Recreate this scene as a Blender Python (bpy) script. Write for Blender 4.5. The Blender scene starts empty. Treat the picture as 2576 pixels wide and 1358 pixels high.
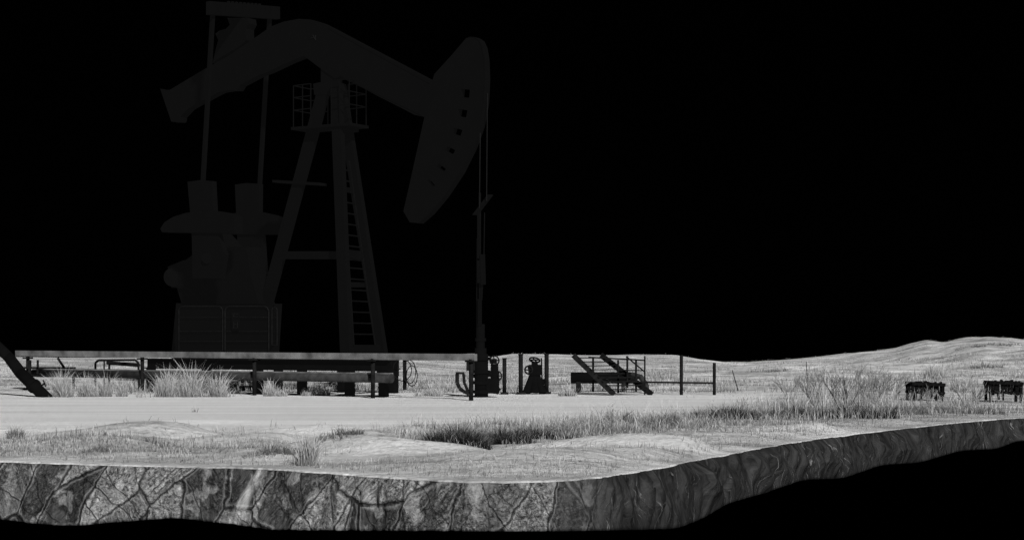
import bpy, bmesh, math, random
import numpy as np
from mathutils import Vector, noise, geometry
random.seed(7); rng=np.random.default_rng(7)
S=bpy.context.scene; COL=S.collection
R=math.radians
# ------------------------------------------------------------ camera model (metres; level camera 1.2 m above the snow)
CH=1.2; FPX=4000.0; CX=1288.0; HY=870.0
def at(px,py,Y): return Vector(((px-CX)*Y/FPX, Y, CH+(HY-py)*Y/FPX))
def gY(py): return FPX*CH/(py-HY)
K=0.7; X0=-4.58; Y0=40.0
NV=Vector((K,1,0)).normalized(); AV=Vector((1,-K,0)).normalized(); UP=Vector((0,0,1))
def PP(px,py,o=0.0):
    u=(px-CX)/FPX; oo=o*math.sqrt(1+K*K)
    Y=(Y0+K*X0+oo)/(1+K*u)
    return at(px,py,Y)
def PZ(px,z,o=0.0):
    p=PP(px,900,o); return Vector((p.x,p.y,z))
# ------------------------------------------------------------ materials
def nm(name,base,rough=0.8,spec=0.1,var=0.25,scale=6.0,base2=None,stretch=(1,1,1),em=0):
    m=bpy.data.materials.new(name); m.use_nodes=True; nt=m.node_tree; b=nt.nodes['Principled BSDF']
    b.inputs['Roughness'].default_value=rough; b.inputs['Specular IOR Level'].default_value=spec
    tc=nt.nodes.new('ShaderNodeTexCoord'); mp=nt.nodes.new('ShaderNodeMapping'); mp.inputs['Scale'].default_value=stretch
    nt.links.new(tc.outputs['Object'],mp.inputs['Vector'])
    n=nt.nodes.new('ShaderNodeTexNoise'); n.inputs['Scale'].default_value=scale; n.inputs['Detail'].default_value=5
    nt.links.new(mp.outputs[0],n.inputs['Vector'])
    r=nt.nodes.new('ShaderNodeValToRGB'); r.color_ramp.elements[0].position=.3; r.color_ramp.elements[1].position=.7
    lo=base*(1-var); hi=base2 if base2 else base*(1+var)
    r.color_ramp.elements[0].color=(lo,lo,lo,1); r.color_ramp.elements[1].color=(hi,hi,hi,1)
    nt.links.new(n.outputs['Fac'],r.inputs[0]); nt.links.new(r.outputs[0],b.inputs['Base Color'])
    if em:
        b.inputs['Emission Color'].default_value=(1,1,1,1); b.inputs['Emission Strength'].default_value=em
    return m
M={}
M['glow_paint']=nm('dark_painted_steel_glow',.0014,.95,0.0,.1,2.5,em=.0036)  # faint glow added to even out self-shadowed faces; steel is no light source
M['glow_paint2']=nm('dark_worn_steel_glow',.0022,.95,0.0,.25,5,em=.0032)  # same added glow, lifting shaded steel towards an even silhouette
M['line']=nm('edge_worn_steel',.010,.9,0.0,.3,7)
M['steel']=nm('weathered_steel',.008,.8,.05,.5,9)
M['mid']=nm('grey_pipe_steel',.027,.7,.1,.5,5)
M['pale']=nm('frosted_pale_pipe',.12,.8,.1,.5,3)
M['cable']=nm('steel_cable',.007,.8,.05,.1,9)
M['wood']=nm('charred_wood',.006,.9,0.0,.5,20)
M['twig']=nm('frosted_twig',.10,.9,0,.6,14,base2=.32)
M['mark']=nm('faded_paint_mark',.012,.9,0,.3,20)
def tipmat(name,lo,hi,mid=None):
    m=bpy.data.materials.new(name); m.use_nodes=True; nt=m.node_tree; b=nt.nodes['Principled BSDF']
    b.inputs['Roughness'].default_value=.9; b.inputs['Specular IOR Level'].default_value=0.0
    a=nt.nodes.new('ShaderNodeAttribute'); a.attribute_name='tip'
    r=nt.nodes.new('ShaderNodeValToRGB'); e=r.color_ramp.elements
    e[0].color=(lo,lo,lo,1); e[1].color=(hi,hi,hi,1); e[0].position=0.05; e[1].position=.95
    if mid: x=e.new(.6); x.color=(mid,mid,mid,1)
    nt.links.new(a.outputs['Fac'],r.inputs[0]); nt.links.new(r.outputs[0],b.inputs['Base Color'])
    return m
M['grass']=tipmat('frosted_grass',.06,.60,.24)  # dark blade bases paint in shade low in the grass; tips are frost
M['darkgrass']=tipmat('dark_frosted_sage',.004,.20,.018)  # near-black bases paint shade inside the tufts; frost only on the tips
M['midgrass']=tipmat('grey_frosted_sage',.05,.42,.13)
M['weed']=tipmat('pale_frosted_weed',.13,.52,.30)
# ------------------------------------------------------------ object helpers
def rootof(o):
    while o.parent: o=o.parent
    return o
def tag(o,label=None,cat=None,group=None,kind=None):
    if label:o['label']=label
    if cat:o['category']=cat
    if group:o['group']=group
    if kind:o['kind']=kind
    return o
def empty(name,loc,label,cat,group=None):
    o=bpy.data.objects.new(name,None); COL.objects.link(o); o.location=loc; o.empty_display_size=.2
    return tag(o,label,cat,group)
class MB:
    def __init__(s): s.v=[]; s.f=[]
    def add(s,vs,fs):
        n=len(s.v); s.v+= [Vector(v) for v in vs]; s.f+=[tuple(i+n for i in f) for f in fs]; return s
    def hexa(s,v): return s.add(v,[(0,3,2,1),(4,5,6,7),(0,1,5,4),(1,2,6,5),(2,3,7,6),(3,0,4,7)])
    def skew(s,p1,p2,w,d,wa=None,da=None):
        wv=(wa or AV)*w/2; dv=(da or NV)*d/2
        return s.hexa([p1-wv-dv,p1+wv-dv,p1+wv+dv,p1-wv+dv,p2-wv-dv,p2+wv-dv,p2+wv+dv,p2-wv+dv])
    def beam(s,p1,p2,w,h,up=UP):
        ax=(p2-p1).normalized(); x=ax.cross(up)
        if x.length<1e-3: x=ax.cross(Vector((1,0,0)))
        x.normalize(); y=x.cross(ax).normalized()
        return s.skew(p1,p2,w,h,x,y)
    def tube(s,p1,p2,r,r2=None,n=10):
        r2=r if r2 is None else r2
        ax=(p2-p1).normalized(); x=ax.cross(UP)
        if x.length<1e-3: x=Vector((1,0,0))
        x.normalize(); y=ax.cross(x)
        vs=[]
        for p,q in((p1,r),(p2,r2)):
            for i in range(n):
                a=2*math.pi*i/n; vs.append(p+x*math.cos(a)*q+y*math.sin(a)*q)
        fs=[(i,(i+1)%n,n+(i+1)%n,n+i) for i in range(n)]+[tuple(range(n))[::-1],tuple(range(n,2*n))]
        return s.add(vs,fs)
    def path(s,pts,r,n=8):
        for a,b in zip(pts,pts[1:]): s.tube(a,b,r,r,n)
        return s
    def box(s,c,sx,sy,sz,rz=0):
        c=Vector(c); X=Vector((math.cos(rz),math.sin(rz),0)); Yv=Vector((-math.sin(rz),math.cos(rz),0))
        return s.skew(c-UP*sz/2,c+UP*sz/2,sx,sy,X,Yv)
    def prism(s,poly,t,o=0.0,holes=()):
        loops=[[PP(x,y,o) for x,y in poly]]+[[PP(x,y,o) for x,y in h] for h in holes]
        tri=geometry.tessellate_polygon(loops)
        flat=[p for l in loops for p in l]; n=len(flat)
        vs=[p-NV*t/2 for p in flat]+[p+NV*t/2 for p in flat]
        fs=[tuple(x) for x in tri]+[tuple(i+n for i in x)[::-1] for x in tri]
        k=0
        for l in loops:
            m=len(l)
            for i in range(m):
                a=k+i; b=k+(i+1)%m; fs.append((a,b,b+n,a+n))
            k+=m
        return s.add(vs,fs)
    def wheel(s,c,axis,R_,r=.02,n=18,sp=4):
        ax=axis.normalized(); x=ax.cross(UP)
        if x.length<1e-3: x=Vector((1,0,0))
        x.normalize(); y=ax.cross(x)
        P=[c+x*math.cos(2*math.pi*i/n)*R_+y*math.sin(2*math.pi*i/n)*R_ for i in range(n)]
        for i in range(n): s.tube(P[i],P[(i+1)%n],r,r,6)
        for i in range(sp): s.tube(c,P[i*n//sp],r*.8,r*.8,6)
        return s
    def build(s,name,mat,parent=None,loc=None,smooth=False):
        base=Vector((0,0,0))
        if parent is not None: base=rootof(parent).location.copy()
        elif loc is not None: base=Vector(loc)
        me=bpy.data.meshes.new(name); me.from_pydata([tuple(v-base) for v in s.v],[],s.f); me.update()
        bm=bmesh.new(); bm.from_mesh(me); bmesh.ops.recalc_face_normals(bm,faces=bm.faces)
        bm.to_mesh(me); bm.free()
        me.materials.append(M[mat] if isinstance(mat,str) else mat)
        if smooth:
            for p in me.polygons: p.use_smooth=len(p.vertices)==4
        o=bpy.data.objects.new(name,me); COL.objects.link(o)
        if parent is not None: o.parent=parent
        elif loc is not None: o.location=base
        return o
# ------------------------------------------------------------ terrain
def lerp(tab,x):
    return np.interp(x,[t[0] for t in tab],[t[1] for t in tab])
RIDGE=[(-1500,899),(0,899),(1200,899),(1235,908),(1290,899),(1400,896),(1600,897),(1700,903),(1760,915),(1820,921),(1880,919),(1960,909),(2050,898),(2150,889),(2200,885),(2250,878),(2300,867),(2330,861),(2365,863),(2400,859),(2480,851),(2530,853),(2576,855),(3100,860),(4100,880)]
EDGE=[(-1500,1120),(-600,1150),(0,1160),(300,1169),(640,1176),(850,1190),(1050,1205),(1180,1211),(1300,1211),(1400,1208),(1500,1202),(1650,1178),(1800,1148),(2000,1110),(2200,1085),(2400,1062),(2576,1048),(3100,1030),(4100,1010)]
BOT=[(-1500,1260),(-300,1290),(0,1300),(100,1312),(200,1318),(300,1308),(450,1297),(600,1314),(700,1328),(900,1330),(1100,1330),(1400,1330),(1600,1328),(1680,1325),(1740,1302),(1800,1265),(1900,1237),(2000,1203),(2100,1200),(2200,1166),(2300,1160),(2400,1130),(2500,1126),(2535,1106),(2620,1106),(3100,1085),(4100,1060)]
W=[(rng.uniform(.15,1.1),rng.uniform(0,6.28),rng.uniform(0,6.28)) for i in range(14)]
W2=[(rng.uniform(1.5,5.0),rng.uniform(0,6.28),rng.uniform(0,6.28)) for i in range(16)]
W3=[(rng.uniform(5,14),rng.uniform(0,6.28),rng.uniform(0,6.28)) for i in range(16)]
def waves(x,y,ws,e=.5):
    z=0
    for k,a,p in ws: z=z+np.sin(k*math.cos(a)*x*.8+k*math.sin(a)*y*1.5+p)/k**e
    return z
def sm(t): t=np.clip(t,0,1); return t*t*(3-2*t)
MOUNDS=[(1130,1150,.5,.06),(960,1150,.6,.10),(1000,1110,.8,.09),(1560,1085,.8,.07),(700,1158,.6,.05),(1350,1118,.6,.05),(1240,1128,.5,.05),(840,1150,.5,.05),(430,1138,.5,.04),(1830,1072,.7,.07),(120,1150,.8,.08),(600,1130,1.,.07),(330,1110,1.,.05),(1500,1150,.7,.05)]
MP=[(at(a,b,gY(b)),c,d) for a,b,c,d in MOUNDS]
pxs=np.linspace(-1100,3700,700); KS=25
ed=lerp(EDGE,pxs); ed=np.convolve(np.pad(ed,KS//2,'edge'),np.ones(KS)/KS,'valid')
YF0=FPX*CH/(ed-HY)
def hgt(X,Y):
    X=np.asarray(X,float); Y=np.asarray(Y,float)
    px=CX+FPX*X/np.maximum(Y,1)
    zr=CH+150*(HY-lerp(RIDGE,px))/FPX
    t=sm((Y-52)/98)
    fe=.04+.96*sm((Y-np.interp(px,pxs,YF0))/1.6)
    near=1-sm((Y-22)/5)
    far=sm((Y-50)/30)*(1-sm((Y-125)/22))
    back=sm((Y-41)/4)*(1-sm((Y-80)/30))
    w2=waves(X*.5,Y,W2,.3); r2=np.maximum(0,w2)**1.3
    r3=1-np.abs(np.sin(waves(X*.35,Y*.9,W,.4)*1.3+Y*1.6))
    z=near*(.014*waves(X,Y,W)+.020*r2-.035+.035*r3**2+.003*waves(X,Y,W3,.2))+far*.05*waves(X*.6,Y*.6,W)+back*.02*waves(X*.6,Y*.7,W2,.3)
    right=sm((px-1900)/300)*sm((Y-24)/5)*(1-sm((Y-55)/20))
    z=z+right*.010*waves(X,Y,W)
    z=z+sm((px-2000)/200)*sm((Y-60)/30)*.035*waves(X*.5,Y*.2,W2,.2)
    for p,r,a in MP:
        ee=np.exp(-((X-p.x)**2*.6+((Y-p.y)*.9)**2)/(r*r*.6))
        z=z+a*ee*(1+.25*waves(X*1.3,Y*1.3,W2,.3))
    return z*fe+t*zr
def G(px,py,dz=0):
    Y=gY(py); x=(px-CX)*Y/FPX; return Vector((x,Y,float(hgt(x,Y))+dz))
def grid(name,P,mat,attr=None,smooth=True):
    nr,nc,_=P.shape; me=bpy.data.meshes.new(name)
    idx=np.arange(nr*nc).reshape(nr,nc)
    f=np.stack([idx[:-1,:-1],idx[:-1,1:],idx[1:,1:],idx[1:,:-1]],-1).reshape(-1,4)
    me.from_pydata(P.reshape(-1,3).tolist(),[],f.tolist()); me.materials.append(mat)
    if attr:
        for k,v in attr.items():
            a=me.attributes.new(k,'FLOAT','POINT'); a.data.foreach_set('value',v.reshape(-1).astype(np.float32))
    if smooth: me.polygons.foreach_set('use_smooth',[True]*len(me.polygons))
    me.update(); o=bpy.data.objects.new(name,me); COL.objects.link(o); return o
def snow():
    m=bpy.data.materials.new('snow'); m.use_nodes=True; nt=m.node_tree; b=nt.nodes['Principled BSDF']; L=nt.links.new
    b.inputs['Roughness'].default_value=.75; b.inputs['Specular IOR Level'].default_value=.1
    tc=nt.nodes.new('ShaderNodeTexCoord')
    def N(scale,st,det=6,rough=.6,off=0):
        mp=nt.nodes.new('ShaderNodeMapping'); mp.inputs['Scale'].default_value=st; mp.inputs['Location'].default_value=(off,off,0); L(tc.outputs['Object'],mp.inputs[0])
        n=nt.nodes.new('ShaderNodeTexNoise'); n.inputs['Scale'].default_value=scale; n.inputs['Detail'].default_value=det; n.inputs['Roughness'].default_value=rough
        L(mp.outputs[0],n.inputs['Vector']); return n.outputs['Fac']
    def ramp(src,a,b_,c0,c1):
        r=nt.nodes.new('ShaderNodeMapRange'); r.inputs[1].default_value=a; r.inputs[2].default_value=b_; r.inputs[3].default_value=c0; r.inputs[4].default_value=c1; L(src,r.inputs[0]); return r.outputs[0]
    def mul(a,b_):
        x=nt.nodes.new('ShaderNodeMath'); x.operation='MULTIPLY'; L(a,x.inputs[0]); L(b_,x.inputs[1]); return x.outputs[0]
    at_=nt.nodes.new('ShaderNodeAttribute'); at_.attribute_name='dirt_shade'
    patch=ramp(N(1.0,(.35,.7,1),8,.85),.45,.59,0,1)
    fine=ramp(N(7,(.8,1.0,1),6,.85),.44,.60,.15,1)
    d=mul(mul(patch,fine),at_.outputs['Fac'])
    b1=ramp(N(.7,(.4,.9,1),6,.7),.36,.64,.0,1.)
    b2=ramp(N(9,(.9,.8,1),6,.9),.38,.62,.0,1.)
    bb=nt.nodes.new('ShaderNodeMix'); bb.inputs[0].default_value=.5; L(b1,bb.inputs[2]); L(b2,bb.inputs[3])
    base=ramp(bb.outputs[0],.1,.9,.52,.95)
    shade_streak=ramp(N(.8,(.2,1.2,1),7,.75,5),.46,.58,1,.52)  # darker streaks painted into the snow colour as shaded sides of ripples
    sp=nt.nodes.new('ShaderNodeMix'); L(at_.outputs['Fac'],sp.inputs[0]); sp.inputs[2].default_value=.90; L(mul(base,shade_streak),sp.inputs[3])
    mx=nt.nodes.new('ShaderNodeMix'); L(d,mx.inputs[0]); L(sp.outputs[0],mx.inputs[2]); mx.inputs[3].default_value=.14
    rd=mul(mx.outputs[0],ramp(N(1.3,(.08,1.0,1),5,.6,9),.4,.62,1,.84))
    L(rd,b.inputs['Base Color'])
    bp=nt.nodes.new('ShaderNodeBump'); bp.inputs['Strength'].default_value=1.0; bp.inputs['Distance'].default_value=.09
    L(N(4,(.5,1.2,1),9,.75),bp.inputs['Height']); L(bp.outputs[0],b.inputs['Normal'])
    return m
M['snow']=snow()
nr=420
jag=np.array([noise.noise(Vector((p*.02,0,0)))*.08+noise.noise(Vector((p*.07,3,0)))*.04 for p in pxs])
YF=YF0+jag
t=np.linspace(0,1,nr)[:,None]
Yg=YF[None]*(152/YF[None])**t
Xg=(pxs[None]-CX)*Yg/FPX
Zg=hgt(Xg,Yg)
P=np.stack([Xg,Yg,Zg],-1)
lip=P[0].copy(); lip[:,1]-=.010; lip[:,2]-=.014
back=P[-1].copy(); back[:,1]+=3; back[:,2]-=2.5
P=np.concatenate([lip[None],P,back[None]])
Yd=P[:,:,1]; PXd=CX+FPX*P[:,:,0]/Yd
dirt_shade=.35+.65*sm((Yd-41)/3)  # mask for dirt patches and for the painted ripple shade
near0=np.where(PXd<1000,22.5,26.5)
dirt_shade=np.where(Yd<40,.06+.75*sm((near0-Yd)/3.5)*(.6+.4*sm((22-Yd)/3)),dirt_shade)
dirt_shade=np.maximum(dirt_shade,1.*sm((PXd-1850)/250)*sm((Yd-20)/4))
bcur=np.interp(PXd,[900,1050,1300,1500,1800,2000,2300,3500],[1140,1120,1094,1080,1062,1045,1030,1025]); pyd=HY+FPX*CH/Yd
dirt_shade=np.clip(dirt_shade+.9*np.exp(-((pyd-bcur)/30)**2)*(PXd>950),0,1)
grid('ground',P,M['snow'],{'dirt_shade':dirt_shade}); tag(bpy.data.objects['ground'],kind='structure',label='wind-blown snow field with a smooth track and frosted grass')
# ------------------------------------------------------------ cut bank
def rock():
    m=bpy.data.materials.new('torn_earth'); m.use_nodes=True; nt=m.node_tree; b=nt.nodes['Principled BSDF']; L=nt.links.new
    b.inputs['Roughness'].default_value=.6; b.inputs['Specular IOR Level'].default_value=.2
    def A(n):
        a=nt.nodes.new('ShaderNodeAttribute'); a.attribute_name=n; return a.outputs['Fac']
    cmb=nt.nodes.new('ShaderNodeCombineXYZ'); L(A('s'),cmb.inputs[0]); L(A('h'),cmb.inputs[1])
    def warp(sc,amt,rough=.6):
        dn=nt.nodes.new('ShaderNodeTexNoise'); dn.inputs['Scale'].default_value=sc; dn.inputs['Detail'].default_value=6; dn.inputs['Roughness'].default_value=rough; L(cmb.outputs[0],dn.inputs['Vector'])
        vm=nt.nodes.new('ShaderNodeVectorMath'); vm.operation='MULTIPLY_ADD'; L(dn.outputs['Color'],vm.inputs[0]); vm.inputs[1].default_value=(amt,amt,0); L(cmb.outputs[0],vm.inputs[2]); return vm.outputs[0]
    V=warp(4,.14); VC=warp(7,.22,.75); VS=warp(1.6,.9,.4)
    def mr(src,a,b_,c,d):
        r=nt.nodes.new('ShaderNodeMapRange'); r.inputs[1].default_value=a; r.inputs[2].default_value=b_; r.inputs[3].default_value=c; r.inputs[4].default_value=d; L(src,r.inputs[0]); return r.outputs[0]
    def mth(op,a,b_):
        x=nt.nodes.new('ShaderNodeMath'); x.operation=op
        for i,q in enumerate((a,b_)):
            if isinstance(q,(int,float)): x.inputs[i].default_value=q
            else: L(q,x.inputs[i])
        return x.outputs[0]
    def mix(f,a,b_):
        x=nt.nodes.new('ShaderNodeMix')
        for i,q in ((0,f),(2,a),(3,b_)):
            if isinstance(q,(int,float)): x.inputs[i].default_value=q
            else: L(q,x.inputs[i])
        return x.outputs[0]
    def mpv(vec,rot,st):
        m0=nt.nodes.new('ShaderNodeMapping'); m0.inputs['Rotation'].default_value=(0,0,rot); L(vec,m0.inputs[0])
        mp=nt.nodes.new('ShaderNodeMapping'); mp.inputs['Scale'].default_value=st; L(m0.outputs[0],mp.inputs[0]); return mp.outputs[0]
    def vor(scale,feat,vec=V,rot=0,st=(1,1,1)):
        v=nt.nodes.new('ShaderNodeTexVoronoi'); v.inputs['Scale'].default_value=scale; v.feature=feat; v.voronoi_dimensions='2D'; L(mpv(vec,rot,st),v.inputs['Vector']); return v
    def nz(scale,st=(1,1,1),rot=0,det=6,rough=.6,vec=V):
        n=nt.nodes.new('ShaderNodeTexNoise'); n.inputs['Scale'].default_value=scale; n.inputs['Detail'].default_value=det; n.inputs['Roughness'].default_value=rough; L(mpv(vec,rot,st),n.inputs['Vector']); return n.outputs['Fac']
    big=vor(2.0,'DISTANCE_TO_EDGE',rot=.6,st=(1.25,.6,1)).outputs['Distance']
    bc=vor(2.0,'F1',rot=.6,st=(1.25,.6,1)).outputs['Color']
    sep=nt.nodes.new('ShaderNodeSeparateColor'); L(bc,sep.inputs[0])
    big2=vor(1.6,'DISTANCE_TO_EDGE',rot=-.7,st=(1.5,.5,1)).outputs['Distance']
    crack=mth('MULTIPLY',mr(big,0,.036,.04,1),mr(big2,0,.026,.08,1))
    rim=mth('MULTIPLY',mr(big,.03,.05,0,1),mr(big,.05,.09,.12,0))
    scm=mr(nz(1.8),.46,.54,0,1)
    vein=vor(6,'DISTANCE_TO_EDGE',vec=VC).outputs['Distance']
    sc=mix(scm,1.,mth('MULTIPLY',mr(vein,0,.06,.06,1),mr(vor(15,'DISTANCE_TO_EDGE',vec=VC).outputs['Distance'],0,.09,.35,1)))
    pm=mr(nz(2.4,rot=1),.40,.50,0,1)
    peb=mix(pm,1.,mr(nz(34,det=4,rough=.85),.40,.60,.08,1.8))
    sA_=mr(nz(7,(4,.35,1),.75,5,.8),.38,.62,.25,1.6); sB_=mr(nz(7,(4,.35,1),-.6,5,.8),.38,.62,.25,1.6); sC_=mr(nz(9,(1,1,1),0,5,.75),.38,.62,.7,1.25)
    strk=mix(mr(sep.outputs[1],.35,.36,0,1),sC_,mix(mr(sep.outputs[2],.5,.51,0,1),sA_,sB_))
    plate=mr(sep.outputs[0],.2,.8,.055,.30)
    left=mth('MULTIPLY',mth('MULTIPLY',mth('MULTIPLY',plate,crack),mth('MULTIPLY',sc,peb)),strk)
    patch=mth('MULTIPLY',mr(nz(3.2,rot=2),.55,.60,0,1),mr(nz(22,det=5,rough=.8),.35,.6,.04,.25))
    left=mth('ADD',mth('ADD',left,mth('MULTIPLY',patch,crack)),rim)
    s1=mr(nz(2.6,(3.0,.35,1),.25,7,.75,VS),.42,.60,.007,.032)
    s2=mr(nz(4.5,(6.,.16,1),-.25,6,.75,VS),.565,.615,0,.16); g2=mr(nz(1.3,rot=.3),.46,.54,0,1)
    s3=mr(nz(7,(6.,.14,1),.45,6,.75,VS),.575,.625,0,.12); g3=mr(nz(1.5,rot=2.2),.46,.54,0,1)
    dk=mr(nz(6,(5.,.18,1),.1,6,.75,VS),.38,.44,.3,1)
    right=mth('MULTIPLY',mth('ADD',s1,mth('ADD',mth('MULTIPLY',s2,g2),mth('MULTIPLY',s3,g3))),dk)
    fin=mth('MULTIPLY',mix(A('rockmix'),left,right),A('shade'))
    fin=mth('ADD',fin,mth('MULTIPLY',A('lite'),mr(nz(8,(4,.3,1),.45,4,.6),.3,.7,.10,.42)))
    L(fin,b.inputs['Base Color'])
    hsum=mth('ADD',mth('MULTIPLY',fin,4.0),mth('MULTIPLY',nz(28),.3))
    bp=nt.nodes.new('ShaderNodeBump'); bp.inputs['Strength'].default_value=.7; bp.inputs['Distance'].default_value=.03
    L(hsum,bp.inputs['Height']); L(bp.outputs[0],b.inputs['Normal'])
    return m
M['rock']=rock()
nc=1500; q=np.linspace(-1100,3700,nc); yf=np.interp(q,pxs,YF); xs=(q-CX)*yf/FPX
ztop=hgt(xs,yf)-.006
bot=lerp(BOT,q); bot=np.convolve(np.pad(bot,7,'edge'),np.ones(15)/15,'valid'); zbot=CH+(HY-bot)*(yf-.09)/FPX
tx=np.gradient(xs); ty=np.gradient(yf); ll=np.hypot(tx,ty); nx,ny=ty/ll,-tx/ll
kk=61; ker=np.ones(kk)/kk
nx=np.convolve(np.pad(nx,kk//2,'edge'),ker,'valid'); ny=np.convolve(np.pad(ny,kk//2,'edge'),ker,'valid')
sl=np.concatenate([[0],np.cumsum(np.hypot(np.diff(xs),np.diff(yf)))])
nrr=44; Pc=np.zeros((nrr+8,nc,3)); sA=np.zeros((nrr+8,nc)); hA=sA.copy(); mA=sA.copy(); dA=sA.copy(); lA=sA.copy()
nn=noise.noise
for j in range(nc):
    s=sl[j]; mixr=float(sm((q[j]-1360)/160)); H=ztop[j]-zbot[j]
    for i in range(nrr):
        tt=i/(nrr-1); z=ztop[j]-tt*H
        dl=.09*abs(nn(Vector((s*1.7+z*1.4,z*1.2-s*.3,1))))+.08*abs(nn(Vector((s*2.3-z*2.0,z*1.1,8))))+.03*abs(nn(Vector((s*5+z*3,z*5,4))))
        wr=.5*nn(Vector((s*.8,z*.8,12)))
        dr=.26*abs(nn(Vector((s*1.5+z*1.3+wr,z*.4,2))))+.14*abs(nn(Vector((s*4.2-z*1.6+wr*2,z*.7,7))))+.05*abs(nn(Vector((s*11+z*2,z*.9,7))))+.08*nn(Vector((s*.8,z*.4,3)))
        env=min(1,tt*5)*min(1,.12+(1-tt)*2.2)
        d=(dl*(1-mixr)+dr*mixr)+.008*nn(Vector((s*14,z*14,0)))+.04*nn(Vector((s*.7,0,0)))-.03
        d=d*env+.11*tt**.8
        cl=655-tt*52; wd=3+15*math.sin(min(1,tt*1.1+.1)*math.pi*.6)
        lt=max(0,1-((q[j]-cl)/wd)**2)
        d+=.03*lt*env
        Pc[i,j]=(xs[j]+nx[j]*d,yf[j]+ny[j]*d,z)
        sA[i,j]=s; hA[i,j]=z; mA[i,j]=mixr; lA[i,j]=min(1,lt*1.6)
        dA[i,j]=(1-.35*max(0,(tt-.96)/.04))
    for i in range(8):
        b=.006+.12*i**1.7
        Pc[nrr+i,j]=(Pc[nrr-1,j,0]-nx[j]*b,Pc[nrr-1,j,1]-ny[j]*b,zbot[j]-.02+.03*i)
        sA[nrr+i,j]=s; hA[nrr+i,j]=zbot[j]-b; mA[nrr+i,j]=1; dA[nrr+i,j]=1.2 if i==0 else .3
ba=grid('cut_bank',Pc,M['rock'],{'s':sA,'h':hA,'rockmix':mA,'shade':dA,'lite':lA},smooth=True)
tag(ba,kind='structure',label='torn earth bank below the snow, cracked on the left and striated dark on the right')
# ------------------------------------------------------------ grass
def blades(name,B,h,w,mat,lean=.35,loc=None,dirs=None,tj=.15):
    n=len(B); a=rng.uniform(0,6.283,n); pv=np.stack([np.cos(a)*w/2,np.sin(a)*w/2*.6,np.zeros(n)],-1)
    if dirs is None:
        la=rng.uniform(0,6.283,n); lr=np.minimum(1.1,np.abs(rng.normal(0,lean,n))); dx=np.stack([np.cos(la)*lr,np.sin(la)*lr,np.zeros(n)],-1)
    else: dx=dirs
    hh=h[:,None]; up=np.array([0,0,1.])
    mid=B+hh*(up*.55+dx*.4); tip=B+hh*(up*(1-.25*np.minimum(1,np.linalg.norm(dx,axis=1))[:,None])+dx*1.15)
    V=np.stack([B-pv-up*.02,B+pv-up*.02,mid-pv*.75,mid+pv*.75,tip],1)
    T=np.tile(np.array([0,0,.55,.55,1.]),(n,1))+rng.uniform(-tj,tj,n)[:,None]
    if loc is not None: V=V-np.array(loc)
    i=np.arange(n)[:,None]*5
    F=(i+np.array([0,1,3,2])).tolist()+(i+np.array([2,3,4])).tolist()
    me=bpy.data.meshes.new(name); me.from_pydata(V.reshape(-1,3).tolist(),[],F); me.materials.append(M[mat])
    at2=me.attributes.new('tip','FLOAT','POINT'); at2.data.foreach_set('value',T.reshape(-1).astype(np.float32))
    o=bpy.data.objects.new(name,me); COL.objects.link(o)
    if loc is not None: o.location=loc
    return o
BAND=[(900,1140),(1050,1120),(1300,1096),(1500,1082),(1800,1062),(2000,1044),(2300,1030),(2600,1028),(3500,1020)]
BW=[(900,8),(1050,24),(1300,30),(1600,30),(1900,30),(2100,30),(2600,26),(3500,24)]
def dens(px,py):
    ef=lerp(EDGE,px); bc=lerp(BAND,px); bw=lerp(BW,px)
    d=(1.4-.6*sm((px-1900)/200))*np.exp(-((py-bc)/bw)**2)
    d=d+.20*sm((py-(ef-45))/18)*(.4+.6*(px<2100))
    d=d+.22*sm((px-2000)/200)*(py>895)*(py<1000)
    d=d+.05*((py>1095)&(px<1000))
    d=d+.5*(py<988)*(py>860)
    d=d+.7*(px<600)*(px>110)*(py>972)*(py<1000)
    for c in (2327,2524): d=d*(1-.97*((np.abs(px-c)<66)&(py>965)&(py<1030)))
    road=(px<1850)&(py>1001)&(py<1052)
    return np.where(road,d*.03,d)
n=520000
px=rng.uniform(-300,2900,n); py=rng.uniform(884,1212,n)
py=np.where(rng.uniform(size=n)<.16,rng.uniform(901,990,n),py)
Y=FPX*CH/(py-HY); ok=(Y<150)&(py<lerp(EDGE,px)-5)
px,py,Y=px[ok],py[ok],Y[ok]; X=(px-CX)*Y/FPX
pn=waves(X*1.3,Y*1.0,W2,.2)/3.2+waves(X*1.5,Y,W,.3)/4
band=np.exp(-((py-lerp(BAND,px))/26)**2)*(px>1000)
pr=dens(px,py)*np.maximum(sm((pn+.10)/.8),.55*band)
ok=rng.uniform(size=len(px))<pr*.55
X,Y,px,py=X[ok],Y[ok],px[ok],py[ok]; pn=pn[ok]
rep=2
X=np.repeat(X,rep)+rng.normal(0,.03,len(X)*rep)*(Y.repeat(rep)/20); Yr=np.repeat(Y,rep)+rng.normal(0,.04,len(Y)*rep); px=np.repeat(px,rep); pn=np.repeat(pn,rep); py=np.repeat(py,rep)
Z=hgt(X,Yr); sc=np.clip(Yr/20,.75,3)
band=np.exp(-((py-lerp(BAND,px))/30)**2)
hh=np.minimum(rng.gamma(2.2,.024,len(X)),.2)*np.clip(sc,.7,1.5)*(1+.6*sm((px-1900)/200)*(Yr<45))*(1+.8*band*sm(pn)*(px>1000))*(1+.8*(Yr>40.2)*sm(pn+.2))
tall=(rng.uniform(size=len(X))<.035)&(px>1900)&(Yr<45); hh=np.where(tall,hh*2.6,hh); hh=np.minimum(hh,.5)
hh=np.where(Yr>70,np.minimum(hh,.20),hh)
ww=rng.uniform(.004,.010,len(X))*sc*.85
g=blades('frosted_grass',np.stack([X,Yr,Z],-1),hh,ww,'grass',.5,tj=.35)
tag(g,'short frosted grass and stubble poking through the snow','grass',kind='stuff')
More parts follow.
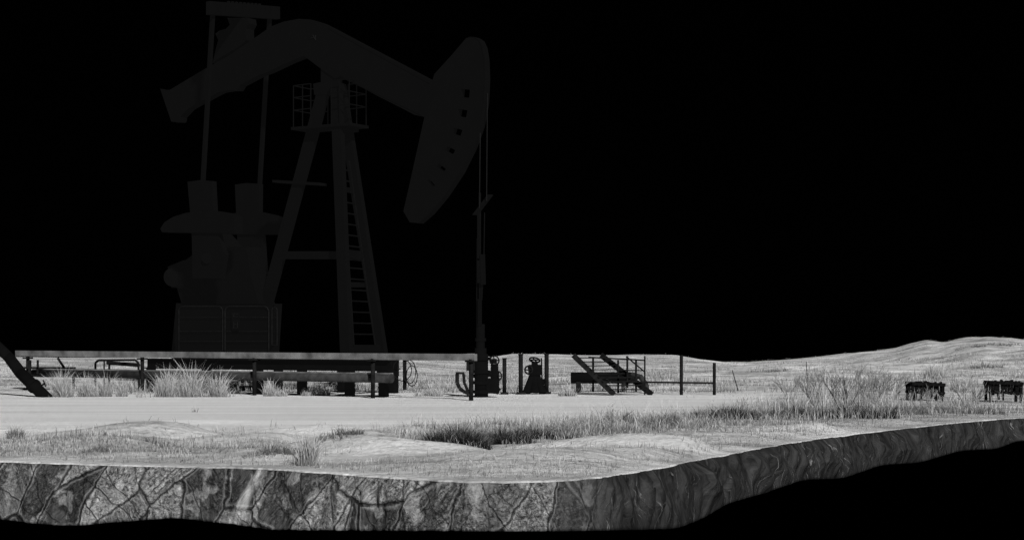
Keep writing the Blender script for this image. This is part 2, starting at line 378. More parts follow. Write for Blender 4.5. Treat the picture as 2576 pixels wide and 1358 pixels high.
def clump(name,px,py,wpx,hpx,mat,label,cat,n=900,lean=.7,group=None,wm=1.0,ragged=True):
    p=G(px,py); sc=p.y/FPX; Wm=wpx*sc/2; Hm=hpx*sc
    r=np.sqrt(rng.uniform(size=n)); a=rng.uniform(0,6.283,n)
    if ragged:
        k=max(4,int(wpx/14)); cx=rng.uniform(-.85,.85,k); cy=rng.uniform(-.6,.6,k); ch=rng.uniform(.35,1.1,k)*(1-.35*np.abs(cx)); cr=rng.uniform(.16,.36,k); cx[0]=rng.uniform(-.4,.4); ch[0]=1; cr[0]=.45
        w_=ch*cr; i=rng.choice(k,n,p=w_/w_.sum())
        ox=(cx[i]+cr[i]*r*np.cos(a))*Wm; oy=(cy[i]*.6+cr[i]*r*np.sin(a))*Wm
        h=Hm*ch[i]*rng.uniform(.25,1.15,n)*(1.05-.45*r**2)
    else:
        ox=np.cos(a)*r*Wm*.75; oy=np.sin(a)*r*Wm*.5; h=Hm*rng.uniform(.3,1.1,n)*(1.05-.5*r**2)
    B=np.stack([p.x+ox,p.y+oy,np.zeros(n)],-1); B[:,2]=hgt(B[:,0],B[:,1])
    d=np.stack([np.cos(a)*r*lean+rng.normal(0,.3,n),np.sin(a)*r*lean+rng.normal(0,.2,n),np.zeros(n)],-1)
    o=blades(name,B,h,np.full(n,.0048*p.y/17*wm)*rng.uniform(.6,1.6,n),mat,loc=tuple(p),dirs=d,tj=.25)
    return tag(o,label,cat,group)
D='darkgrass'; MG='midgrass'; GR='sage tufts along the snow bank'
for a in [
 (1120,1145,240,78,'largest dark sage tuft in the middle foreground, frost on its tips',5600,D),
 (1245,1126,200,58,'dark sage tuft just right of the largest foreground tuft',3000,D),
 (1350,1110,220,50,'low wide dark tuft, third from the left in the middle foreground row',2800,D),
 (1450,1098,180,42,'grey tuft behind the right end of the middle foreground row',1300,MG),
 (1550,1092,190,42,'flat grey tuft beside the low snow mound right of centre',1300,MG),
 (1680,1086,210,46,'low frosted tuft left of the dark double tuft on the right',1700,MG),
 (1820,1070,210,56,'dark ragged tuft at the left start of the thick grass on the right',3400,D),
 (1920,1062,150,50,'small dark tuft touching the right side of a ragged dark tuft',1700,D),
 (700,1158,190,34,'low grey tuft left of the pale upright weed',900,MG),
 (850,1149,130,30,'small grey tuft right of the pale upright weed',550,MG),
 (432,1136,180,34,'small spiky tuft in the left foreground snow',650,MG),
 (255,1148,130,24,'thin low tuft at the left front edge of the snow',380,MG),
 (1270,1075,150,34,'faint grey tuft behind the dark tufts in the middle',700,MG),
 (2020,1054,210,50,'ragged dark undergrowth left of the tall bare twiggy shrubs',1800,D),
 (2140,1052,220,50,'wide dark undergrowth patch below the bare twiggy shrubs',1700,D),
 (2420,1040,190,42,'dark undergrowth patch between the two slatted crates',1100,MG),
 (2270,1044,190,40,'grey undergrowth in front of the small black stump',1100,MG)]:
    clump('sage_tuft',a[0],a[1],a[2],a[3],a[6],a[4],'shrub',n=a[5],group=GR)
HG='scrub clumps on the far slope'
for a in [(2530,912,110,12,'scrub clump low on the slope at the far right edge'),(2440,916,90,10,'small scrub clump on the slope above the gap between the slatted crates'),(2300,914,110,10,'low scrub clump on the slope above the left slatted crate'),(2180,920,110,10,'low scrub clump low on the right hill'),(2480,934,110,22,'pale scrub clump on the slope above the right slatted crate'),(1930,945,110,18,'low scrub clump right of the leaning thin stick'),(2230,950,120,20,'scrub clump on the slope above the small black stump')]:
    clump('hill_scrub',a[0],a[1],a[2],a[3],MG,a[4],'shrub',n=260,group=HG,wm=.8)
WG='tall frosted weeds beside the pipe rail'
for a in [(160,998,90,80,'tall pale weed clump nearest the slanted pipe on the left',420),
 (215,998,80,66,'middle pale weed clump between slanted pipe and first rail post',360),
 (275,997,80,74,'narrow pale weed clump just left of the first rail post',320),
 (400,998,110,84,'tall pale weed clump just right of the first rail post',600),
 (462,998,120,98,'tallest pale weed clump in front of the dark skid',680),
 (530,998,100,76,'pale weed clump at the right end of the tall weeds',480),
 (690,996,80,50,'small pale weed under the skid near the second rail post',240),
 (800,995,90,32,'low pale weed in front of the skid feet',360),
 (1080,996,90,28,'low pale weed between the looping hoses and the bent pipe',420),
 (1440,996,70,26,'low pale weed at the foot of the sloping steps',400)]:
    clump('frosted_weed',a[0],a[1],a[2],a[3],'weed',a[4],'weed',n=a[5],lean=.2,group=WG,wm=1.1)
for a in [(775,1174,60,108,'pale upright frosted weed alone at the front edge',260,.3,2.0),
 (1180,1085,16,60,'thin single stalk standing behind the largest dark tuft',12,.1,1),
 (940,1092,14,48,'lone thin stalk left of the middle tufts',9,.1,1),
 (338,1132,14,46,'lone thin stalk in the left snow',9,.15,1),
 (490,1036,26,22,'tiny tuft alone on the smooth snow track',30,.5,1),
 (40,1118,56,42,'round grey weed at the far left of the snow',260,.5,1.4),
 (2350,952,70,62,'upright pale grass tussock on the hillside above the slatted crates',240,.3,1)]:
    clump('lone_weed',a[0],a[1],a[2],a[3],'midgrass' if a[0]==40 else 'weed',a[4],'weed',n=a[5],lean=a[6],wm=a[7],ragged=False)
def twigs(px,py,hpx,spread,label,seed,stems=7,r0=.009):
    random.seed(seed); p=G(px,py); H=hpx*p.y/FPX; mb=MB()
    def br(q,d,l,r,k):
        e=q+d*l; mb.tube(q,e,r,r*.7,4)
        if k==0: return
        for _ in range(random.choice((2,3))):
            dd=(d+Vector((random.uniform(-1,1),random.uniform(-1,1),random.uniform(-.2,.6)))*.6).normalized()
            br(q+d*l*random.uniform(.5,1),dd,l*random.uniform(.5,.8),r*.65,k-1)
    for i in range(stems):
        a=random.uniform(0,6.28); d=Vector((math.cos(a)*spread,math.sin(a)*spread,1)).normalized()
        br(p+Vector((math.cos(a)*.06,math.sin(a)*.06,-.03)),d,H*.42,r0,3)
    tag(mb.build('bare_shrub','twig',loc=p),label,'shrub','bare twiggy shrubs on the right')
twigs(2060,1035,130,.5,'bare twiggy shrub rising from thick grass, leftmost of the tall twiggy ones',1,11)
twigs(2125,1040,150,.5,'bare twiggy shrub, second from the left in the twiggy row',2,11)
twigs(2185,1032,130,.6,'bare spreading shrub left of the small stump by the crates',3,10)
twigs(2235,1012,90,.6,'bare shrub directly behind the small black stump',9,8)
twigs(2320,1040,85,.5,'bare shrub standing in front of the left slatted crate',4,5)
twigs(2440,1028,80,.6,'low bare shrub between the two slatted crates',5,8)
twigs(1560,1085,50,.9,'low bare frosted shrub on the mound right of centre',6,7)
twigs(1990,1005,90,.6,'small bare shrub at the far side of the thick grass',7,8)
twigs(1750,1078,44,.9,'low bare frosted shrub left of the dark ragged tuft',8,6)
for i,(a,b,c,d,lab) in enumerate([(1858,982,-16,56,'leaning thin stick in the snow right of the pipe railing'),
  (2032,965,-4,60,'thin upright stick behind the twiggy shrubs')]):
    p=G(a,b,-.05); mb=MB(); mb.tube(p,p+Vector((c,0,d))*(p.y/FPX),.016,.011,6)
    tag(mb.build('stick','steel',loc=p),lab,'stick')
# ------------------------------------------------------------ PUMP JACK
base=PZ(830,0); base.z=0
pj=empty('pump_jack',base,'large black oil pump jack seesawing over the snow on a steel skid','pump jack')
beam=[(432,230),(522,176),(580,145),(640,104),(690,69),(722,57),(760,50),(790,52),(815,60),(835,70),(960,136),(1094,207),(1088,240),(1074,296),(1050,291),(1022,276),(960,245),(925,226),(862,196),(850,200),(808,170),(772,143),(735,158),(680,184),(662,190),(612,216),(604,229),(585,229),(560,233),(505,262),(482,275),(462,296),(445,262)]
wb=MB().prism(beam,.24).build('walking_beam','glow_paint',pj)
MB().prism([(412,225),(424,228),(438,228),(462,298),(459,308),(440,308)],.27).build('tail_plate','glow_paint',wb)
MB().skew(PP(835,74),PP(1090,212),.02,.27,UP,NV).build('flange','glow_paint',wb)
MB().skew(PP(862,192),PP(1070,292),.02,.27,UP,NV).build('flange','glow_paint',wb)
mb=MB()
for a,b in (((786,101),(796,91)),((796,91),(802,101)),((803,92),(803,104)),((790,99),(800,97)),((806,94),(802,100))):
    mb.skew(PP(*a)-NV*.14,PP(*b)-NV*.14,.02,.01,Vector((AV.x,AV.y,.6)).normalized(),NV)
mb.build('emblem','mark',wb)
head=[(1178,98),(1188,95),(1200,97),(1210,104),(1218,120),(1223,150),(1225,200),(1222,260),(1211,320),(1191,375),(1161,435),(1121,495),(1084,538),(1056,562),(1036,560),(1020,532),(1032,480),(1052,390),(1072,300),(1090,215),(1098,188),(1140,142)]
def hole(cx,cy,w,h,r):
    c,s_=math.cos(R(r)),math.sin(R(r)); return [(cx+x*c-y*s_,cy+x*s_+y*c) for x,y in((-w/2,-h/2),(w/2,-h/2),(w/2,h/2),(-w/2,h/2))]
holes=[hole(1175,236,23,21,5),hole(1168,286,23,18,10),hole(1155,333,23,16,18),hole(1137,380,23,14,28),hole(1115,424,22,11,38),hole(1089,462,22,9,48)]
hd=MB().prism(head,.17,0,holes).build('horse_head','glow_paint',pj)
mb=MB(); arc=[(1188,95),(1200,96),(1211,103),(1219,120),(1224,150),(1226,200),(1223,260),(1212,320),(1192,375),(1162,435),(1122,495),(1085,539),(1058,562)]
for a,b in zip(arc,arc[1:]): mb.skew(PP(*a),PP(*b),.03,.2)
mb.build('arc_plate','glow_paint',hd)
e0=PP(523,21,-1.55); e1=PP(700,34,1.55)
eq=MB().skew(e0,e1,.14,.34,AV,UP).build('equalizer','glow_paint',pj)
for k in range(-4,5):
    c=e0.lerp(e1,.5+k*.055)+UP*.19; MB().box(c,.06,.06,.05,math.atan2(NV.y,NV.x)).build('bolt','glow_paint',eq)
MB().prism([(582,48),(634,48),(636,62),(629,75),(630,104),(612,120),(560,150),(545,162),(552,130),(559,104),(552,88),(562,80),(578,76),(588,66)],.3).build('equalizer_bearing','glow_paint',pj)
for t_,b_,o in (((535,38),(510,470),-1.27),((678,50),(653,475),1.27)):
    MB().skew(PP(*t_,o),PP(*b_,o),.10,.09).build('pitman_arm','glow_paint',pj)
c1=MB().prism([(477,458),(508,454),(539,456),(543,535),(556,600),(570,640),(560,700),(490,700),(488,600),(484,540)],.16,-1.27).build('crank','glow_paint',pj)
MB().prism([(418,585),(414,576),(424,560),(447,546),(480,536),(545,531),(578,536),(600,546),(600,588)],.3,-1.27).build('counterweight','glow_paint',c1)
c2=MB().prism([(596,465),(625,461),(657,463),(656,540),(664,600),(670,690),(604,690),(602,600),(599,540)],.16,1.27).build('crank','glow_paint',pj)
MB().prism([(556,546),(600,537),(658,534),(690,541),(712,549),(716,562),(716,580),(712,590),(556,590)],.3,1.27).build('counterweight','glow_paint',c2)
gb=MB().prism([(508,588),(562,588),(578,604),(588,622),(640,622),(650,690),(672,765),(478,765),(466,727),(488,655),(508,640)],.6,0).build('gearbox','glow_paint',pj)
MB().tube(PP(520,650,-1.4),PP(640,650,1.3),.14,.14,16).build('crankshaft','glow_paint',gb)
mb=MB().tube(PP(436,697,-.5),PP(446,697,0.0),.26,.26,24)
mb.prism([(430,671),(470,655),(520,650),(520,727),(440,724)],.25,-.3)
mb.build('motor','glow_paint',pj)
MB().prism([(474,763),(680,763),(672,892),(462,892)],.9,0.2).build('gearbox_stand','glow_paint',pj)
lg=[((846,215),(872,895),-.10,-.85,.30),((856,215),(962,895),.10,.85,.29),((815,228),(637,890),0,0,.36)]
for a,b,o1,o2,w in lg:
    MB().skew(PP(*a,o1),PP(*b,o2),w,.14).build('post_leg','glow_paint',pj)
MB().prism([(812,166),(856,188),(856,208),(866,212),(868,240),(795,240),(793,212),(812,208)],.16,0).build('post_cap','glow_paint',pj)
for p1,p2,h_,d_ in ((PP(722,642,-.2),PP(905,642,-.1),.2,.1),(PP(868,640,-.60),PP(914,645,.62),.26,.08),(PP(864,477,-.42),PP(896,479,.42),.12,.08),(PP(866,716,-.6),PP(926,716,.6),.13,.08),(PP(868,878,-.8),PP(960,878,.8),.22,.08)):
    MB().skew(p1,p2,h_,d_,UP,NV).build('cross_brace','glow_paint',pj)
MB().skew(PP(695,457,0),PP(812,464,0),.07,.3,UP,NV).build('bracket','glow_paint',pj)
pc=PP(829,322); A2,N2=.98,.36
pl=MB().skew(pc-AV*A2+UP*.02,pc+AV*A2-UP*.02,.07,N2*2,UP,NV).build('platform','glow_paint',pj)
MB().skew(pc+AV*.35-UP*.1,pc+AV*.75-UP*.1,.08,.5,UP,NV).build('platform_bracket','glow_paint',pl)
def corner(a,n_,z): return pc+AV*a+NV*n_+UP*z
for s in (-1,1):
    mb=MB()
    for z in (.48,.8,1.1):
        for n_ in (-.32,.32): mb.tube(corner(s*.93,n_,z),corner(s*.34,n_,z),.016,.016,6)
        mb.tube(corner(s*.93,-.32,z),corner(s*.93,.32,z),.016,.016,6)
    for a in (.93,.62,.34):
        for n_ in (-.32,.32): mb.tube(corner(s*a,n_,0),corner(s*a,n_,1.1),.016,.016,6)
    mb.build('railing','glow_paint',pl)
mb=MB(); la,lb=PP(862,400,-.2),PP(890,868,-.5); ra,rb=PP(878,404,.1),PP(944,868,.5)
mb.tube(la,lb,.024,.024,6); mb.tube(ra,rb,.024,.024,6)
for i in range(1,17):
    t_=i/17; mb.tube(la.lerp(lb,t_),ra.lerp(rb,t_),.02,.02,6)
mb.build('ladder','glow_paint2',pj)
for o in (-1.25,1.25):
    mb=MB(); p1=PZ(372 if o<0 else 440,.86,o); p2=PZ(985 if o<0 else 1000,.86,o)
    for z,h in((.86,.03),(.62,.03)):
        mb.skew(Vector((p1.x,p1.y,z)),Vector((p2.x,p2.y,z)),h,.26,UP,NV)
    mb.skew(Vector((p1.x,p1.y,.74)),Vector((p2.x,p2.y,.74)),.22,.04,UP,NV)
    mb.build('skid_beam','glow_paint2',pj)
for px_ in (400,560,720,880): MB().skew(PZ(px_,.74,-1.2),PZ(px_+110,.74,1.2),.2,.16,UP,AV).build('skid_cross_beam','glow_paint2',pj)
for px_,o in ((380,-1.25),(650,-1.25),(760,-1.25),(880,-1.25),(965,-1.25),(700,1.25),(860,1.25),(990,1.25),(520,-1.25)):
    a=PZ(px_,.0,o); b=PZ(px_,.62,o); a.z=-.05
    MB().skew(a,b,.16,.2).build('support_foot','glow_paint2',pj)
for px_,yy,o in ((1226,235,-.05),(1208,335,-.1)):
    MB().tube(PP(px_,yy,o),PP(px_-2,505 if px_>1215 else 528,o),.013,.013,6).build('bridle_cable','cable',pj)
MB().skew(PP(1195,541,-.15),PP(1234,490,.15),.09,.12,AV,NV).build('carrier_bar','glow_paint2',pj)
mb=MB().tube(PP(1207,485),PP(1207,900),.03,.03,8); mb.tube(PP(1219,535),PP(1217,665),.014,.014,6); mb.tube(PP(1200,600),PP(1199,900),.014,.014,6)
mb.build('polished_rod','glow_paint2',pj)
# ------------------------------------------------------------ cage in front of gearbox
cg=empty('guard_cage',PZ(570,.87,-.9),'dark mesh guard cage with rounded railing frame around the pump jack gearbox base','cage')
MB().prism([(458,774),(470,768),(676,768),(690,778),(697,800),(697,835),(688,868),(674,884),(674,893),(446,893),(442,850),(449,800),(452,785)],.10,-.75).build('panel','glow_paint',cg)
mb=MB()
def rr(x0,y0,x1,y1,c,o): return [PP(x,y,o) for x,y in((x0+c,y0),(x1-c,y0),(x1-c*.3,y0+c*.3),(x1,y0+c),(x1,y1),(x0,y1),(x0,y0+c),(x0+c*.3,y0+c*.3),(x0+c,y0))]
mb.path(rr(566,770,676,882,12,-.86),.014,6); mb.path(rr(684,773,697,868,6,-.86),.011,6); mb.path(rr(450,770,560,882,10,-.86),.011,6)
for y in (798,833,858): mb.tube(PP(566,y,-.86),PP(676,y,-.86),.008,.008,6); mb.tube(PP(450,y,-.86),PP(560,y,-.86),.007,.007,6); mb.tube(PP(684,y,-.86),PP(697,y,-.86),.005,.005,6)
mb.build('railing','line',cg)
sg=MB().prism([(583,784),(602,784),(602,830),(583,830)],.01,-.89).build('warning_sign','glow_paint2',cg)
for grp in ((((587,790),(598,790)),((587,797),(598,797)),((588,790),(588,797))),(((586,809),(599,809)),((587,815),(598,815)),((588,809),(588,825)),((597,809),(597,825)),((587,825),(598,825)),((587,819),(598,819)))):
    mb=MB()
    for a,b in grp: mb.tube(PP(*a,-.905),PP(*b,-.905),.007,.007,4)
    mb.build('marking','mark',sg)
# ------------------------------------------------------------ pipe rail
fr=empty('pipe_rail',PZ(640,0,-2.0),'long pale frosted rail on dark posts in front of the pump jack','railing')
a=PZ(42,1.00,-2.0); b=PZ(1197,.95,-2.0)
MB().skew(a,b,.15,.10,UP,NV).build('top_rail','pale',fr)
a=PZ(85,.46,-1.8); b=PZ(985,.46,-1.8)
MB().tube(a,b,.11,.11,14).build('lower_rail','mid',fr,smooth=True)
MB().skew(a+UP*.108,b+UP*.108,.03,.12,UP,NV).build('snow_cap','pale',fr)
for px_ in (70,358,640,938,1185):
    a=PZ(px_,-.05,-2.02); b=PZ(px_,.91,-2.02)
    MB().tube(a,b,.05,.05,10).build('rail_post','steel',fr,smooth=True)
    MB().box(PZ(px_,.87,-2.02),.2,.2,.04,math.atan2(AV.y,AV.x)).build('bracket','steel',fr)
p0=at(-12,866,38.4); p1=at(22,898,38.2); p2=at(52,938,38.0); p4=at(120,1004,37.3); p4.z=-.05
base=Vector((p4.x,p4.y,0))
sp=empty('slanted_pipe',base,'thick black slanted pipe leaning into the snow at the far left','pipe')
mb=MB(); mb.tube(p0,p1,.13,.13,14); mb.tube(p1,p2,.13,.14,14); mb.tube(p2,p4,.14,.14,14); mb.build('pipe','glow_paint2',sp,smooth=True)
d=(p4-p2).normalized()
MB().tube(p2.lerp(p4,.5)-d*.035,p2.lerp(p4,.5)+d*.035,.175,.175,16).build('flange','glow_paint2',sp)
mb=MB(); c=at(112,964,37.4); mb.wheel(c,Vector((1,.4,.4)),.08,.013); mb.tube(c,p2.lerp(p4,.6),.02,.02,6); mb.build('valve_wheel','steel',sp)
mb=MB(); Yh=42.5
mb.path([at(240,983,Yh),at(240,912,Yh),at(248,906,Yh),at(340,905,Yh),at(348,912,Yh),at(350,978,Yh)],.03,8); mb.tube(at(262,906,Yh),at(262,975,Yh),.02,.02,6)
tag(mb.build('hoop_rail','steel',loc=Vector((at(240,0,Yh).x,Yh,0))),'small bent hoop handrail behind the left half of the pipe rail','railing')
mb=MB(); Yh=43.5
mb.beam(at(75,905,Yh),at(75,980,Yh),.07,.07); mb.beam(at(95,905,Yh),at(95,940,Yh),.05,.05); mb.beam(at(145,900,Yh),at(165,930,Yh),.08,.05); mb.beam(at(60,925,Yh),at(190,925,Yh),.05,.05); mb.beam(at(185,925,Yh),at(185,982,Yh),.06,.06)
tag(mb.build('scaffold','steel',loc=Vector((at(75,0,Yh).x,Yh,0))),'small dark steel scaffold behind the slanted pipe','scaffold')
mb=MB(); mb.tube(at(270,912,43),at(350,918,42.5),.05,.05,8); mb.tube(at(275,912,43),at(275,982,43),.03,.03,8)
tag(mb.build('pipe_stub','steel',loc=Vector((at(275,0,43).x,43,0))),'short dark pipe stub left of the skid beam','pipe')
bx=empty('control_box',Vector((at(968,0,37.6).x,37.6,0)),'dark control box with looping hoses at the right end of the skid','control box')
MB().box(at(968,925,37.6),.3,.25,.26,-.4).build('box','glow_paint2',bx); MB().tube(Vector((at(962,0,37.6).x,37.6,0)),at(962,930,37.6),.04,.04,8).build('stand','glow_paint2',bx)
MB().tube(at(1018,905,37.8),at(1018,980,37.8),.045,.045,8).build('conduit','steel',bx); MB().tube(at(1002,905,37.8),at(1002,945,37.8),.02,.02,6).build('conduit','steel',bx)
for cx,cy,rx,ry in ((1012,930,24,28),(1030,935,16,30),(1036,945,14,26)):
    MB().path([at(cx+rx*math.cos(t_/12*6.283),cy+ry*math.sin(t_/12*6.283),37.7) for t_ in range(13)],.012,6).build('hose','cable',bx)
# ------------------------------------------------------------ wellhead
wp=PP(1211,990); wp=Vector((wp.x,wp.y,0)); wY=wp.y
wh=empty('wellhead',wp,'black wellhead standing directly below the horse head cables','wellhead')
def wt(py0,py1,r,px_=1211,n=16,dy=0): return MB().tube(at(px_,py0,wY+dy),at(px_,py1,wY+dy),r,r,n)
wt(890,1004,.16).build('casing','glow_paint2',wh,smooth=True)
for y in (902,935,962,985): MB().tube(at(1211,y-4,wY),at(1211,y+4,wY),.21,.21,18).build('flange','glow_paint2',wh)
mb=wt(815,892,.10,1209); mb.tube(at(1209,850,wY),at(1209,858,wY),.13,.13,14); mb.tube(at(1209,875,wY),at(1209,892,wY),.14,.14,14); mb.build('stuffing_box','glow_paint2',wh)
MB().beam(at(1207,752,wY-.05),at(1207,820,wY-.05),.13,.1).build('lubricator','glow_paint',wh)
mb=MB().beam(at(1214,640,wY-.05),at(1216,716,wY-.05),.15,.12); mb.beam(at(1205,655,wY-.05),at(1206,712,wY-.05),.08,.1); mb.beam(at(1203,540,wY-.05),at(1203,650,wY-.05),.05,.05); mb.beam(at(1213,715,wY),at(1211,755,wY),.05,.05); mb.build('rod_clamp','glow_paint',wh)
mb=MB().tube(at(1211,940,wY),at(1256,940,wY),.07,.07,12); mb.tube(at(1244,915,wY),at(1244,985,wY),.09,.1,12); mb.tube(at(1225,965,wY),at(1256,985,wY),.08,.08,12); mb.tube(at(1232,908,wY),at(1250,908,wY),.06,.06,10); mb.box(at(1240,970,wY),.3,.3,.35); mb.build('side_valve','glow_paint2',wh)
MB().wheel(at(1244,906,wY-.05),Vector((.3,1,.3)),.11,.018).build('valve_wheel','steel',wh); MB().wheel(at(1254,945,wY-.1),Vector((1,1,0)),.1,.018).build('valve_wheel','steel',wh)
mb=MB().tube(at(1211,945,wY),at(1180,945,wY),.05,.05,10); mb.tube(at(1184,945,wY),at(1184,920,wY),.03,.03,8); mb.box(at(1184,920,wY),.2,.16,.22); mb.build('gauge_box','steel',wh)
mb=MB(); mb.path([at(1150,940,wY),at(1150,962,wY),at(1156,976,wY),at(1166,984,wY),at(1180,990,wY)],.045,10); mb.path([at(1166,940,wY),at(1168,962,wY),at(1180,990,wY)],.035,10); mb.box(at(1157,938,wY),.2,.12,.05)
tag(mb.build('bent_pipe','steel',loc=Vector((at(1165,0,wY).x,wY,0))),'short bent pipe hooking out of the snow left of the wellhead','pipe')
def post(px_,y0,y1,r,Y_,lab,mat='steel'):
    top=at(px_,y0,Y_); bt=Vector((top.x,Y_,float(hgt(top.x,Y_))-.05))
    t=empty('steel_post',Vector((top.x,Y_,0)),lab,'post','steel posts right of the wellhead')
    MB().tube(bt,top,r,r,12).build('pole',mat,t,smooth=True); MB().box(Vector((top.x,Y_,.03)),r*4,r*4,.05).build('base_plate',mat,t); MB().tube(top,top+UP*.03,r*1.2,r*1.2,12).build('cap',mat,t)
post(1269,903,985,.05,39.5,'first dark post right of the wellhead')
post(1310,893,985,.055,39.5,'dark post just left of the black valve cluster')
post(1375,892,985,.055,39.8,'dark post touching the right side of the black valve cluster')
vY=39.6; vb=Vector((at(1345,0,vY).x,vY,0))
va=empty('valve_cluster',vb,'black valve cluster with handwheels between two dark posts','valve')
mb=MB().tube(at(1345,988,vY),at(1345,910,vY),.11,.08,12); mb.tube(at(1324,988,vY),at(1345,930,vY),.10,.08,12); mb.tube(at(1366,988,vY),at(1345,930,vY),.10,.08,12); mb.box(at(1347,930,vY),.34,.25,.26); mb.tube(at(1330,960,vY),at(1370,960,vY),.08,.08,10); mb.build('valve_body','glow_paint2',va)
MB().wheel(at(1345,905,vY),Vector((.2,.5,1)),.13,.022).build('valve_wheel','steel',va); MB().wheel(at(1330,930,vY-.15),Vector((.4,1,0)),.1,.022).build('valve_wheel','steel',va)
MB().tube(at(1362,900,vY),at(1364,985,vY),.02,.02,6).build('stem','steel',va)
sY=38.6
st=empty('access_steps',Vector((at(1545,0,sY).x,sY,0)),'dark sloping steel steps with two stringers right of the valve cluster','steps')
for a_,b_,o in (((1442,893),(1545,992),0),((1512,893),(1640,992),1.0)):
    MB().beam(at(a_[0],a_[1],sY+o),at(b_[0],b_[1],sY+o*.3),.06,.13,UP).build('stringer','steel',st)
for i in range(9):
    t_=(i+.7)/10; l=at(1442,893,sY).lerp(at(1545,992,sY),t_); r_=at(1512,893,sY+1).lerp(at(1640,992,sY+.3),t_)
    MB().beam(l,r_,.16,.022).build('tread','steel',st)
for a_,b_ in (((1555,905),(1555,988)),((1578,895),(1578,975)),((1492,898),(1492,985)),((1600,905),(1600,985))):
    MB().tube(at(*a_,sY+.5),at(*b_,sY+.5),.026,.026,8).build('handrail_post','steel',st)
MB().tube(at(1480,898,sY+.6),at(1622,906,sY+.6),.018,.018,8).build('handrail','steel',st)
MB().tube(at(1555,930,sY+.6),at(1622,932,sY+.6),.014,.014,8).build('handrail','steel',st)
MB().tube(at(1575,896,sY+.7),at(1622,935,sY+.7),.018,.018,8).build('cross_brace','steel',st)
tY=41.5
tk=empty('horizontal_tank',Vector((at(1500,0,tY).x,tY,0)),'low dark horizontal tank lying behind the sloping steps','tank')
mb=MB().tube(at(1436,950,tY),at(1590,950,tY),.15,.15,18); mb.tube(at(1590,950,tY),at(1604,950,tY),.15,.08,18); mb.build('drum','glow_paint2',tk,smooth=True)
for px_ in (1455,1570): MB().box(Vector((at(px_,0,tY).x,tY,.12)),.12,.3,.3).build('saddle','steel',tk)
MB().path([at(1590,942,tY-.4),at(1612,948,tY-.6),at(1625,968,tY-.9),at(1628,990,tY-1.2)],.07,10).build('outlet_pipe','mid',tk)
rY=39.0
rl=empty('pipe_railing',Vector((at(1714,0,rY).x,rY,0)),'thin three-post pipe railing right of the sloping steps','railing')
for px_,y0,r_ in ((1622,895,.02),(1714,893,.042),(1797,912,.04)):
    tp=at(px_,y0,rY); MB().tube(Vector((tp.x,rY,-.05)),tp,r_,r_,10).build('post','steel',rl)
MB().tube(at(1575,960,rY),at(1797,963,rY),.022,.022,8).build('rail','steel',rl)
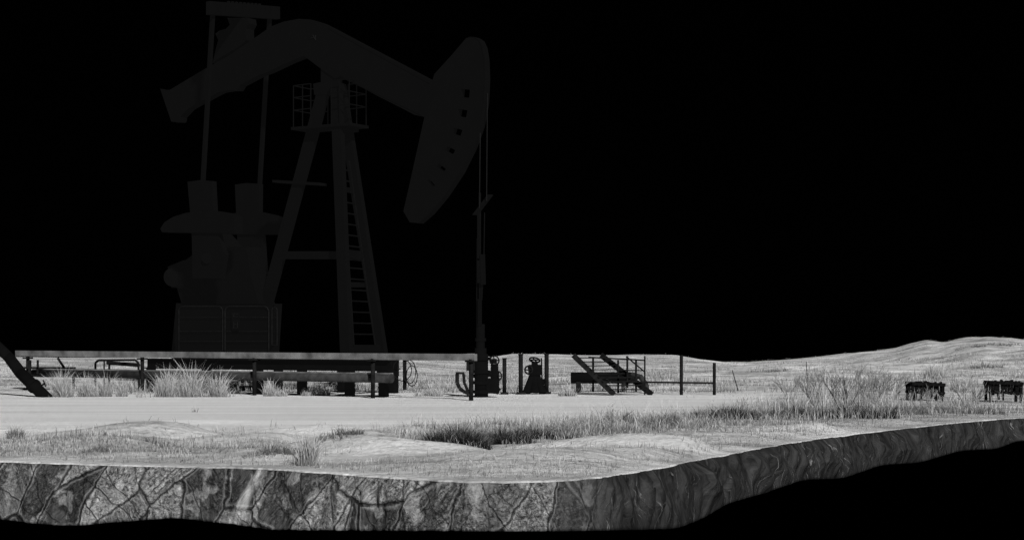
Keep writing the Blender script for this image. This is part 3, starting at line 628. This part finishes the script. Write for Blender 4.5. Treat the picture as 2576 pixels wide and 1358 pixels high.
# ------------------------------------------------------------ slatted crates
def crate(px_,py,wpx,hpx,rz,label,seed):
    random.seed(seed); Y_=gY(py)+.3; c=at(px_,py,Y_); w=wpx*Y_/FPX; h=hpx*Y_/FPX; z0=float(hgt(c.x,Y_))
    c=Vector((c.x,Y_,z0)); t=empty('slatted_crate',c,label,'crate','dark slatted crates on the right')
    X=Vector((math.cos(rz),math.sin(rz),0)); Yv=Vector((-math.sin(rz),math.cos(rz),0)); dp=.45
    mb=MB()
    for s in (-1,1): mb.skew(c-X*w/2+Yv*s*dp/2+UP*h,c+X*w/2+Yv*s*dp/2+UP*(h-.03),.07,.06,UP,Yv); mb.skew(c-X*w/2+Yv*s*dp/2+UP*h*.5,c+X*w/2+Yv*s*dp/2+UP*h*.46,.05,.05,UP,Yv)
    for s in (-1,1): mb.skew(c+X*s*w*.49-Yv*dp/2+UP*(h-.03),c+X*s*w*.49+Yv*dp/2+UP*(h-.03),.07,.05,UP,X)
    mb.build('frame','wood',t)
    for s in (-1,1):
        for s2 in(-1,1): MB().skew(c+X*s*w*.44+Yv*s2*dp*.45-UP*.05,c+X*s*w*.46+Yv*s2*dp*.45+UP*h,.055,.055,X,Yv).build('leg','wood',t)
    for i in range(9):
        a=(i+.5)/9-.5; l=random.uniform(.3,.9)*h
        for s in (-1,1): MB().skew(c+X*(a*w*.9+random.uniform(-.03,.03))+Yv*s*(dp/2-.04)+UP*(h-l-.02),c+X*a*w*.9+Yv*s*(dp/2-.04)+UP*(h+random.uniform(0,.06)),.05,.02,X,Yv).build('slat','wood',t)
crate(2327,1010,84,44,.05,'left black slatted crate standing in frosted grass behind a bare shrub',3)
crate(2524,1011,84,50,-.05,'right black slatted crate at the far right edge of the snow field',4)
p=G(2256,1006,-.03); mb=MB(); mb.tube(p,p+UP*.2,.05,.035,8); mb.tube(p+UP*.12,p+Vector((.08,0,.2)),.02,.012,6)
tag(mb.build('stump','wood',loc=p),'small black stump left of the left slatted crate','stump')
# ------------------------------------------------------------ light, world, camera
el=R(29); az=R(-20)
tr=Vector((math.sin(az)*math.cos(el),math.cos(az)*math.cos(el),-math.sin(el)))
sd=bpy.data.lights.new('sun','SUN'); sd.energy=5.0; sd.angle=R(3); sd.color=(1,.995,.99)
so=bpy.data.objects.new('sun',sd); COL.objects.link(so); so.rotation_euler=tr.to_track_quat('-Z','Y').to_euler(); so.location=(-10,0,20)
w=bpy.data.worlds.new('World'); S.world=w; w.use_nodes=True; nt=w.node_tree; bg=nt.nodes['Background']
sk=nt.nodes.new('ShaderNodeTexSky'); sk.sky_type='NISHITA'; sk.sun_disc=False; sk.sun_elevation=el; sk.sun_rotation=math.atan2(-tr.x,-tr.y)
bw=nt.nodes.new('ShaderNodeRGBToBW'); nt.links.new(sk.outputs[0],bw.inputs[0]); nt.links.new(bw.outputs[0],bg.inputs['Color']); bg.inputs['Strength'].default_value=.00003
cd=bpy.data.cameras.new('camera'); co=bpy.data.objects.new('camera',cd); COL.objects.link(co)
co.location=(0,0,CH); co.rotation_euler=(R(90),0,0); cd.sensor_width=36; cd.lens=36*FPX/2576; cd.shift_y=(HY-679)/2576; cd.clip_end=1000
S.camera=co
S.view_settings.view_transform='Standard'; S.view_settings.look='None'; S.view_settings.exposure=0
